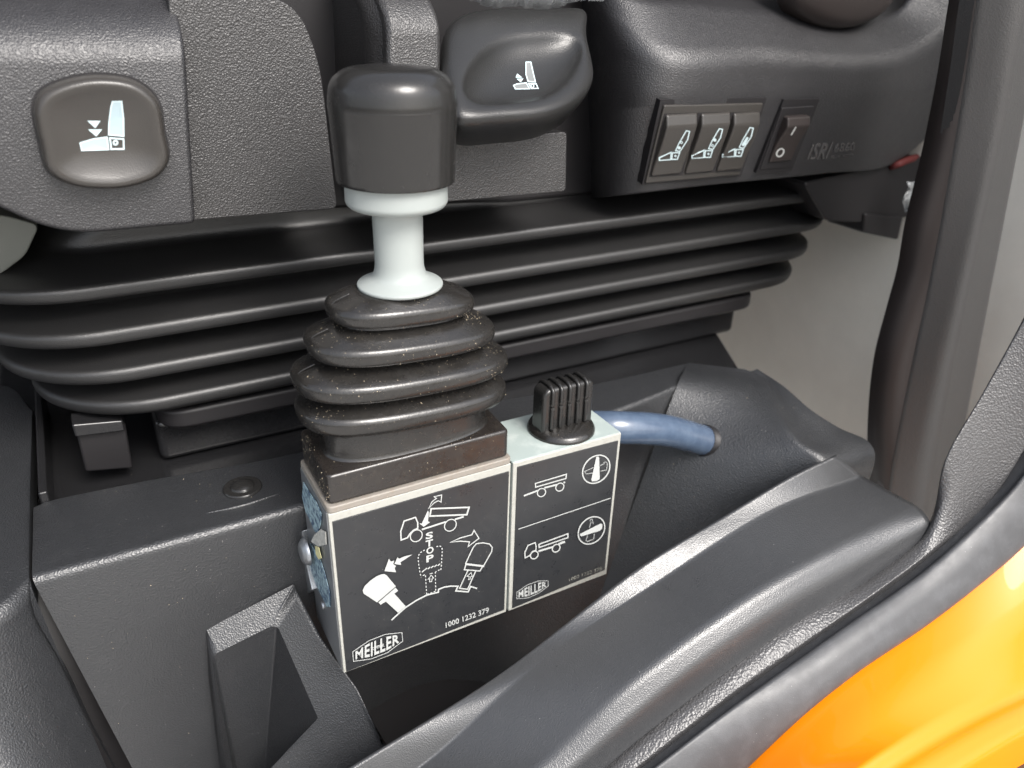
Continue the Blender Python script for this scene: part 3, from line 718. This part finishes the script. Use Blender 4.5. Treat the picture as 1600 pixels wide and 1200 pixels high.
# sand caught in the pleats and on the base block
random.seed(11)
bpy.context.view_layer.update()
def surf(o):
    dg = bpy.context.evaluated_depsgraph_get(); ev = o.evaluated_get(dg); me = ev.to_mesh(); mw = o.matrix_world
    t = BVHTree.FromPolygons([mw @ q_.co / S for q_ in me.vertices], [tuple(p.vertices) for p in me.polygons]); ev.to_mesh_clear(); return t
def grit(o, spots, parent):
    t = surf(o); g = MB()
    for (px, py, rx, ry, cnt) in spots:
        for _ in range(cnt):
            x, y = random.gauss(px, rx), random.gauss(py, ry); h = t.ray_cast(CAM, ray(x, y).normalized())
            if h[0] is None: continue
            n_ = h[1] if h[1].dot(CAM - h[0]) > 0 else -h[1]
            r = random.uniform(.012, .032); p = h[0] + n_ * r * .5
            d = [Vector((random.uniform(-1, 1), random.uniform(-1, 1), random.uniform(-1, 1))).normalized() * r * random.uniform(.6, 1.5) for _ in range(4)]
            g.add([p + a for a in d], [(0, 1, 2), (0, 1, 3), (0, 2, 3), (1, 2, 3)])
    if g.v: o2 = mk('sand', g.v, g.f, 'grit', parent, smooth=False); o2['kind'] = 'stuff'
grit(bt_, [(738, 495, 10, 4, 60), (700, 560, 40, 8, 40), (600, 540, 60, 14, 50), (540, 600, 50, 12, 40), (765, 545, 12, 6, 40), (775, 580, 8, 6, 30), (500, 650, 20, 8, 40), (530, 520, 25, 12, 30), (640, 470, 60, 10, 30), (650, 620, 60, 15, 40)], bt_)
grit(boot, [(505, 770, 6, 14, 90), (478, 700, 6, 18, 60), (520, 700, 25, 10, 40), (640, 740, 90, 15, 50), (745, 690, 30, 12, 25)], boot)

# ================================================================ SELECTOR SWITCH BOX
sel = thing('selector_switch', (13.6, 2, 0), 'narrow pale grey selector box with ribbed black turn knob and trailer symbols', 'switch box')
sb_ = mk('housing', *box(10.02, 17.12, 0.0, 4.15, .05, 10.42), 'pale', sel, bevel=.06, seg=2)
mk('edge_frame', *box(10.03, 17.11, -.06, .3, .06, 10.40), 'cream', sel, bevel=.05, seg=2)
pl2 = mk('symbol_plate', *prism(PXY([(808, 729.5), (965.5, 688), (944.5, 890), (800, 950)], -.065), -.05, .03, Y_), 'plate', sel, bevel=.02, seg=1)
ik = Ink((Vector((0, -.13, 0)), Vector((0, -1, 0))), .004)
A = lambda pts: zp(800, 690, 8.57, pts)
B = lambda pts: zp(790, 800, 8, pts)
ik.line(A([(312, 560), (728, 436), (722, 492), (316, 610)]), 1.8, True)
ik.line(A([(158, 725), (345, 655)]), 2.5); ik.line(A([(432, 618), (600, 575)]), 2.5); ik.line(A([(688, 549), (710, 541)]), 2.3)
ik.ell(A([(393, 680)])[0], 6.9, 5.9, -.78, 1.6); ik.ell(A([(638, 607)])[0], 6.9, 5.7, -.78, 1.6)
ik.ell(A([(1125, 368)])[0], 24.2, 18.8, -.85, 2.0)
ik.fill(A([(1125, 205), (1150, 195), (1165, 215), (1172, 500), (1130, 527), (1068, 530), (1058, 510)]))
ik.dash(A([(1085, 345), (965, 395), (985, 426), (1072, 412)]), 1.2, 1.2, .8); ik.dash(A([(1172, 312), (1250, 268), (1276, 290), (1262, 378), (1176, 388)]), 1.2, 1.2, .8)
ik.line(A([(80, 1165), (700, 957), (1315, 750)]), 1.2)
ik.line(B([(274, 410), (362, 376), (375, 420), (372, 470), (330, 488), (292, 540), (238, 566), (234, 500)]), 1.8, True)
ik.ell(B([(352, 530)])[0], 6.6, 5.4, -.78, 1.7); ik.ell(B([(625, 445)])[0], 6.6, 5.3, -.78, 1.7)
ik.line(B([(410, 396), (772, 264), (772, 312), (412, 436)]), 1.8, True)
ik.line(B([(403, 482), (585, 428)]), 2.7); ik.line(B([(655, 392), (735, 362)]), 3.2)
ik.ell(B([(1065, 222)])[0], 23.6, 18.2, -.85, 1.8)
ik.fill(B([(922, 265), (1180, 135), (1200, 145), (1200, 195), (1170, 226), (940, 296), (920, 285)]))
ik.dash(B([(1040, 185), (1060, 95), (1082, 88), (1092, 150)]), 1.2, 1.2, .8); ik.dash(B([(1022, 295), (1000, 350), (1018, 365), (1095, 328), (1100, 260)]), 1.2, 1.2, .8)
ik.build('print', 'print', pl2)
ib = Ink((Vector((0, -.13, 0)), Vector((0, -1, 0))), .004)
hx = B([(140, 1000), (270, 912), (405, 862), (530, 858), (532, 922), (420, 1012), (285, 1072), (140, 1085)])
logo(ib, hx, .8)
ib.build('worn_badge', 'print', pl2)
ib = Ink((Vector((0, -.13, 0)), Vector((0, -1, 0))), .004)
ib.text('1000 1232 378', quadmap(*B([(795, 866), (1205, 722), (1203, 682), (792, 824)])), .005); ib.build('worn_number', 'faded', pl2)

# ribbed turn knob
tk = thing('turn_knob', (14.25, 2.0, 10.42), 'ribbed black turn knob standing on the pale selector box', 'knob')
tk = None
for o_ in [x for x in COL.objects if x.name.startswith('turn_knob')]: bpy.data.objects.remove(o_)
kx, ky, kz = 14.3, 1.95, 10.43
kb = mk('turn_knob', *lathe(rprof([(.001, .55), (1.2, .52), (1.82, .34), (1.95, .12), (1.95, 0), (.001, 0)], [0, .3, .2, .05, 0, 0]), (kx, ky, kz), 64), 'boot', sel)
blade = fillet([Vector(p) for p in [(kx - 1.66, ky - .62, kz + .15), (kx - 1.66, ky - .62, kz + 3.0), (kx + 1.66, ky - .62, kz + 3.0), (kx + 1.72, ky - .62, kz + .15)]], [0, .55, .4, 0], 6, True)
mk('grip', *prism(blade, 0, 1.24), 'knob', kb, bevel=.22, seg=5, ang=50)
for i in range(5):
    x = kx - 1.12 + i * .56
    path = [(x, ky - .70, kz + .5), (x, ky - .70, kz + 2.55), (x, ky - .66, kz + 2.9), (x, ky - .40, kz + 3.07), (x, ky, kz + 3.1), (x, ky + .40, kz + 3.07), (x, ky + .66, kz + 2.9), (x, ky + .7, kz + .5)]
    mk('rib', *tube(path, .115, 10, 50), 'knob', kb)

# ================================================================ TRAY / CONSOLE
tray = thing('footwell_tray', (5, 6, -14), 'black grained plastic footwell tray with moulded pockets around the lever control', 'tray')
A3 = Vector((27.6, 7.1, 7.7)); B3 = Vector((21.4, 4.5, -3.5)); Bb = A3 + (B3 - A3) * 1.9
lb = [onZ(52, 792, 7.7), onZ(62, 786, 7.7), onZ(208, 754, 7.7), onZ(467, 706, 7.7), Vector((10, 11.4, 7.7)), onZ(925, 600, 7.7), onZ(1075, 567, 7.7)]
lfr = [onZ(50, 905, 7.7), Vector((-6, 5, 7.7)), Vector((0, 5, 7.7)), Vector((10, 5.3, 7.7)), Vector((22.3, 6.2, 7.7)), A3]
lw = [onY(212, 1210, 4.2), Vector((0, 7.5, -15)), Vector((8, 8.5, -15)), Bb]
lm = [onY(107, 1012, 4.8), Vector((0, 5.2, 1)), Vector((10, 5.8, 1)), A3.lerp(B3, .6)]
lbk = [p + Vector((0, .1, -1.5)) for p in lb]
ledge = mk('ledge', *loft([lbk, lb, lfr, lm, lw], [0, .15, .5, 0, 0], 70, 7), 'tray', tray)
# right flank
T0, T1, T2, T3 = onZ(1165, 577, 7.9), onZ(1212, 640, 7.7), onY(1292, 724, -3.1), Vector((25, -3.2, -6))
L0 = onZ(1075, 567, 7.7)
La = catmull([L0, A3, B3, Bb], 60)
Ta = catmull([onZ(1165, 577, 8), onZ(1195, 592, 7.8), onZ(1212, 640, 7.35), onZ(1245, 688, 6.7), onZ(1288, 724, 5.9), Vector((30.5, -3.3, 1)), Vector((28, -3.3, -7))], 60)
Oa = catmull([onZ(1184, 576, 8), onZ(1225, 603, 7.75), onZ(1268, 640, 7.15), onZ(1312, 668, 6.5), onZ(1358, 690, 5.9), onZ(1368, 712, 5.2), Vector((35.6, -3.5, 1)), Vector((34, -3.4, -7))], 60)
rows = []
for a, b, c in zip(La, Ta, Oa):
    m_ = b.lerp(c, .45) + Vector((0, 0, -.22))
    k_ = fillet([a.lerp(b, i / 12) for i in range(12)] + [b, m_, c, c + Vector((.25, .15, -.5)), c + Vector((.6, .4, -3))], [0] * 12 + [.7, .9, .12, .12, 0], 6); rows.append(k_)
v, f = grid(rows)
flank = mk('right_flank', v, f, 'tray', tray)
# lower slab with its pocket
a_, b_ = onY(323, 1006, 4.75), onY(462, 921, 4.75)
Q = lambda pts: [onY(*p) for p in pts]
mbt = MB()
sl0, sl1, sl2 = onY(323, 1006, 4.6), onY(464, 920, 4.6), onY(592, 1150, -3.3)
sln = (sl1 - sl0).cross(sl2 - sl0).normalized()
onS = lambda a, b, c=0: onP(a, b, sl0, sln)
onS = lambda a, b, c=0: onY(a, b, c)
def face(*p): mbt.add([onS(*q_) for q_ in p], [tuple(range(len(p)))])
tl, tr = (323, 1006, 4.65), (464, 920, 4.65)
il, ir = (332, 1024, 4.25), (432, 974, 4.1)
sA, sB = (366, 1215, 3.6), (412, 1212, 1.2)
e1 = (497, 1122, 1.6)
r1_, r2_, r3_ = (500, 990, 3.0), (560, 1075, .8), (592, 1150, -1.4)
bt1 = (500, 1420, -2.6)
face(tl, tr, ir, il)
face(tl, il, sA, (355, 1240, 4.2))
face(ir, tr, r1_, r2_, e1)
r35_ = (650, 1240, -3.4)
face(e1, r2_, r3_, r35_, bt1, sB)
for a, b in ((tr, r1_), (r1_, r2_), (r2_, r3_)):       # right side drops away
    A_, B_ = onS(*a), onS(*b); mbt.add([A_, B_, B_ + Vector((1.4, 1.0, -9)), A_ + Vector((1.4, .2, -9))], [(0, 1, 2, 3)])
A_, B_ = onS(*tl), onS(355, 1240, 4.2); mbt.add([A_, B_, B_ + Vector((-.1, 1.0, -.2)), A_ + Vector((-.1, .5, -.1))], [(0, 1, 2, 3)])
mk('slab', mbt.v, mbt.f, 'tray', tray, bevel=.30, seg=4, ang=12)
mbp = MB()
def facep(*p): mbp.add(p, [tuple(range(len(p)))])
k1, k2, k3, k4, k5 = onS(*il), onS(*ir), onS(*e1), onS(*sB), onS(*sA)
dk = onY(414, 1215, 5.3); dj = onY(372, 1215, 5.0)
facep(k1, k2, dk, dj)
facep(k2, k3, k4, dk)
facep(k1, dj, k5)
mk('pocket', mbp.v, mbp.f, 'tray', tray, bevel=.12, seg=3, ang=12)
mk('gap_shade_backing', *box(-22, -8, 6.2, 6.6, -16, 6.5), 'dark', tray)  # dark sheet added so the gap beside the tray shows as deep shade
mk('tray_floor', *box(-14, 27, -3.2, 12, -16.4, -13.0), 'dark', tray, bevel=.3)
grit(ledge, [(200, 950, 130, 90, 60), (330, 760, 120, 20, 40)], ledge)
grit(flank, [(1080, 760, 70, 60, 40), (1250, 640, 40, 20, 16), (1167, 622, .4, .4, 6)], flank)
# push clip on the ledge
pcn = onZ(379, 762, 7.72)
clip = mk('push_clip', *lathe(rprof([(.001, .36), (.38, .33), (.62, .2), (.66, .1), (1.0, .12), (1.06, .02), (1.06, -.1)], [0, .15, .1, .05, .05, .04, 0]), pcn, 40), 'knob', tray)
# faint mould ridge in front of the clip
mk('mould_ridge', *tube([onZ(322, 802, 7.70), onZ(380, 790, 7.74), onZ(437, 771, 7.70)], lambda t: .02 + .09 * math.sin(math.pi * t), 10, 30), 'tray', tray)

# blue hose into the flank
tb = surf(flank)
hh = tb.ray_cast(CAM, ray(1098, 688).normalized())[0] or onY(1098, 688, 2)
hp = [Vector((14.5, 5.0, 8.6)), onY(918, 668, 4.7), onY(965, 668, 3.8), onY(1035, 672, (3.8 + hh.y) / 2 - .3), hh, hh + (hh - onY(1035, 672, (3.8 + hh.y) / 2 - .3)).normalized() * 2]
rh = 25.5 / F_PX * (onY(1035, 672, 3) - CAM).dot(fwd)
hose = mk('hose', *tube(hp, rh, 32, 80), 'hose', origin=hp[0])
tag(hose, 'short glossy blue hose running from behind the selector box into the tray', 'hose')
dirh = (hp[4] - hp[3]).normalized(); e1v = dirh.cross(Z_).normalized(); e2v = dirh.cross(e1v)
gr = [[hh + (e1v * math.cos(t) + e2v * math.sin(t)) * r + dirh * d for t in [2 * math.pi * i / 32 for i in range(32)]] for r, d in ((rh * .99, -.12), (rh * 1.07, -.12), (rh * 1.07, 1.5))]
mk('hose_grommet', *grid(gr, closed_u=True), 'dark', hose)

# left hand trim panel
lt_ = thing('side_trim_panel', (-16, 6, -16), 'black plastic trim panel left of the tray, across a narrow dark gap', 'trim panel')
bkr = [(-14.6, 34, 8.5), (-12.75, 30, 8), (-12.55, 22, 7.8)]
cr = [Vector((-40, -2, 7.4)), Vector((-20, 2.6, 7.4)), onZ(0, 952, 7.5), onZ(46, 912, 7.55)]
bkk = [Vector((-40, 26, 8)), Vector((-20, 26, 8)), onZ(0, 600, 7.9), onZ(50, 640, 7.9)]
cr2 = [Vector((-40, -2.3, 6.8)), Vector((-20, 2.2, 6.8)), onZ(0, 972, 7.0), onY(50, 952, 4.4)]
low = [Vector((-40, -6, -16)), Vector((-24, -2, -16)), onY(33, 1200, -1.2) + Vector((-.6, 0, -2.5)), onY(172, 1212, 3.6)]
mk('panel', *loft([[p + Vector((0, 0, -2)) for p in bkk], bkk, cr, low], [0, .3, .8, 0], 40, 8), 'tray', lt_)
mk('panel_edge', *loft([[onZ(50, 640, 7.9), onZ(46, 912, 7.5), onY(49, 950, 4.4), onY(94, 1033, 4.2), onY(137, 1125, 3.9), onY(190, 1222, 3.6)], [p + Vector((.05, .9, -1.4)) for p in [onZ(50, 640, 7.9), onZ(46, 912, 7.5), onY(49, 950, 4.4), onY(94, 1033, 4.2), onY(137, 1125, 3.9), onY(190, 1222, 3.6)]]], [0, 0], 40), 'tray', lt_)
# pale tunnel cover glimpsed at the left edge
tag(mk('tunnel_cover', *prism(fillet(PXY([(-120, 318), (14, 338), (62, 352), (40, 400), (0, 430), (-120, 470)], 16), .4, 4, True), 0, 10), 'cover', bevel=.4), 'pale cover glimpsed between seat panel and bellows at the left', 'cover')

# ================================================================ SILL, SEAL, BODY
R1 = [(380, 1310), (550, 1199), (775, 1060), (1000, 888), (1125, 812), (1237, 745), (1305, 712)]
R2 = [(500, 1300), (655, 1199), (812, 1062), (1000, 929), (1200, 802), (1345, 745)]
R3 = [(720, 1290), (842, 1200), (1000, 1060), (1187, 926), (1375, 826), (1436, 795)]
R4 = [(800, 1270), (890, 1200), (1000, 1106), (1187, 967), (1375, 859), (1450, 812)]
R5 = [(860, 1260), (940, 1200), (1000, 1149), (1225, 982), (1380, 890), (1456, 829)]
sill = thing('door_sill_trim', (14, -7, -4), 'grey grained door sill trim sweeping diagonally in front of the tray', 'sill trim')
r1 = PXY(R1, -4); r0 = [p + Vector((.3, 1.0, -7)) for p in r1]
mk('trim', *loft([r0, r1, PXY(R2, -4.85), PXY(R3, -9), PXY(R4, -9.75), PXY(R5, -10.0), [p + Vector((0, .3, -1.2)) for p in PXY(R5, -10.0)]], [0, .22, .3, .45, .5, .08, 0], 90, 8), 'sill', sill, solid=.22)

S0 = [(700, 1420), (900, 1235), (1000, 1150), (1225, 980), (1380, 885), (1452, 815), (1476, 718), (1533, 617), (1597, 500), (1660, 370), (1720, 200)]
S1 = [(700, 1440), (880, 1290), (1000, 1196), (1150, 1080), (1300, 975), (1450, 866), (1540, 791), (1600, 703), (1665, 570), (1730, 400)]
S2 = [(700, 1460), (880, 1305), (1019, 1200), (1150, 1099), (1311, 984), (1450, 886), (1562, 784), (1605, 735), (1690, 600), (1760, 430)]
S4 = [(900, 1480), (1080, 1290), (1180, 1192), (1262, 1115), (1345, 1049), (1450, 978), (1540, 909), (1600, 857), (1700, 750), (1790, 600)]
s0 = PX3([(a, b, y) for (a, b), y in zip(S0, [-9.9, -9.9, -9.9, -9.9, -9.85, -9.6, -9.2, -8.8, -8.6, -8.6, -8.6])]); s1 = PXY(S1, -11)
seal = thing('door_seal', (25, -11, -4), 'grey rubber door seal curving between the sill trim and orange bodywork', 'seal')
mk('grained_flange', *loft([[p + (p - CAM).normalized() * 3 + Vector((.5, 0, -.3)) for p in s0], s0, [a + Vector((0, 0, .15)) for a in [p.lerp(q_, .5) for p, q_ in zip(catmull(s0, 30), catmull(s1, 30))]], s1, [p + Vector((0, .25, -1.6)) for p in s1]], [0, .3, .5, .18, 0], 90, 6), 'flange', seal)
s2 = catmull(PXY(S2, -11.7), 60); s4_ = catmull(PXY(S4, -13.4), 240)
s4 = [min(s4_, key=lambda q_: abs((q_ - p).dot((s2[min(i + 1, 59)] - s2[max(i - 1, 0)]).normalized()))) for i, p in enumerate(s2)]
mid = [a.lerp(b, .38) + Vector((0, -.1, .34)) for a, b in zip(s2, s4)]; mid2 = [a.lerp(b, .78) + Vector((0, -.1, .2)) for a, b in zip(s2, s4)]
mk('bulb', *loft([[p + Vector((0, 2.2, -1.3)) for p in s2], [p + Vector((0, .25, -.75)) for p in s2], s2, mid, mid2, s4, [p + Vector((0, .6, -1.0)) for p in s4]], [0, .2, .4, .9, .9, .4, 0], 100, 7), 'seal', seal)

O2 = [(1150, 1400), (1250, 1270), (1356, 1192), (1500, 1108), (1600, 1062), (1720, 1010)]
o2 = catmull(PXY(O2, -17), 40)
oa = [p + Vector((0, .1, -.4)) for p in catmull(s4, 40)]
om = [a.lerp(b, .5) + Vector((0, -.1, .25)) for a, b in zip(oa, o2)]
o3 = [p + Vector((.2, -.5, -.55)) for p in o2]; o4 = [p + Vector((.2, -1.1, -.5)) for p in o2]; o5 = [p + Vector((.3, -2.0, -.9)) for p in o2]; o6 = [p + Vector((.4, -2.6, -2.8)) for p in o2]
body = thing('truck_body', (30, -15, -6), 'glossy orange painted truck body edge outside the door seal', 'bodywork')
mk('painted_panel', *loft([[p + Vector((0, 2.4, -.9)) for p in oa], [p + Vector((0, .6, -.12)) for p in oa], om, o2, o3, o4, o5, o6], [0, .5, .9, .35, .3, .3, .4, 0], 100, 7), 'orange', body)
o7 = [p + Vector((.2, -2.5, -2.8)) for p in o2]; o8 = [p + Vector((.3, -6.5, -1.7)) for p in o2]; o9 = [p + Vector((.3, -7, -12)) for p in o2]
mk('lower_skin', *loft([[p + Vector((.3, -6.6, -3.6)) for p in o2], [p + Vector((.3, -9, -4.5)) for p in o2], [p + Vector((.3, -11, -45)) for p in o2]], [0, 1, 0], 60), 'orange', body)
mk('step_plate', *loft([o7, o8, o9], [0, .5, 0], 60), 'pillar', body)

# ================================================================ PILLAR
pil = thing('door_pillar', (42, -1, -6), 'black round-edged door pillar trim rising at the right of the seat', 'pillar')
W1 = [(1500, -90, 2.2), (1482, 20, 2.2), (1466, 120, 2.2), (1452, 190, 2.2), (1440, 245, 2.2), (1415, 345, 2.2), (1402, 420, 2.2), (1388, 470, 2.2), (1366, 555, 2.2), (1357, 640, 2.2), (1358, 740, 2.2), (1365, 800, 2.2)]
W2 = [(1548, -90, 0), (1530, 0, 0), (1512, 120, 0), (1490, 250, 0), (1468, 370, 0), (1448, 470, 0), (1428, 560, 0), (1410, 650, 0), (1394, 740, 0), (1385, 830, 0)]
W3 = [(1618, -90, -1.7), (1596, 0, -1.7), (1560, 200, -1.7), (1518, 400, -1.7), (1484, 560, -1.7), (1458, 700, -1.7), (1438, 830, -1.7)]
W4 = [(1675, -90, -0.9), (1650, 0, -0.9), (1612, 170, -0.9), (1570, 380, -0.9), (1527, 600, -0.9), (1498, 745, -0.9), (1476, 850, -0.9)]
w2 = PX3(W2)
mk('tube_trim', *loft([[p + Vector((0, 1.2, 0)) for p in w2], w2, PX3(W3), PX3(W4), [p + Vector((1.2, 3.5, 0)) for p in PX3(W4)]], [0, .3, 3.2, 1.4, 0], 70, 12), 'pillar', pil)
mk('edge_flange', *loft([PX3(W1), [p + Vector((.1, .15, 0)) for p in w2]], [0, 0], 90), 'darkred', pil, solid=.25)
0 and mk('foot_tab', *prism(fillet(PXY([(1405, 790), (1428, 772), (1446, 790), (1440, 815), (1410, 812)], -6.0), .2, 4, True), 0, .8), 'pillar', pil, bevel=.15)

# rolled top of the button housing, flap and column
def roll_top(o, z0, k):
    bpy.context.view_layer.update(); bake(o); bm = bmesh.new(); bm.from_mesh(o.data); oz = root_loc(o.parent).z / S
    for i in range(10):
        z = (z0 - oz + i * .45) * S
        bmesh.ops.bisect_plane(bm, geom=bm.verts[:] + bm.edges[:] + bm.faces[:], plane_co=(0, 0, z), plane_no=(0, 0, 1))
    for q_ in bm.verts:
        d = q_.co.z / S + oz - z0
        if d > 0: q_.co.y += min(k * d * d, 1.2 * d) * S
    bm.to_mesh(o.data); bm.free()
    for p in o.data.polygons: p.use_smooth = True
for nm, z0, k in (('button_housing', 29.6, .45), ('column', 30.6, .45), ('column_flank', 30.6, .45)):
    roll_top(bpy.data.objects[nm], z0, k)
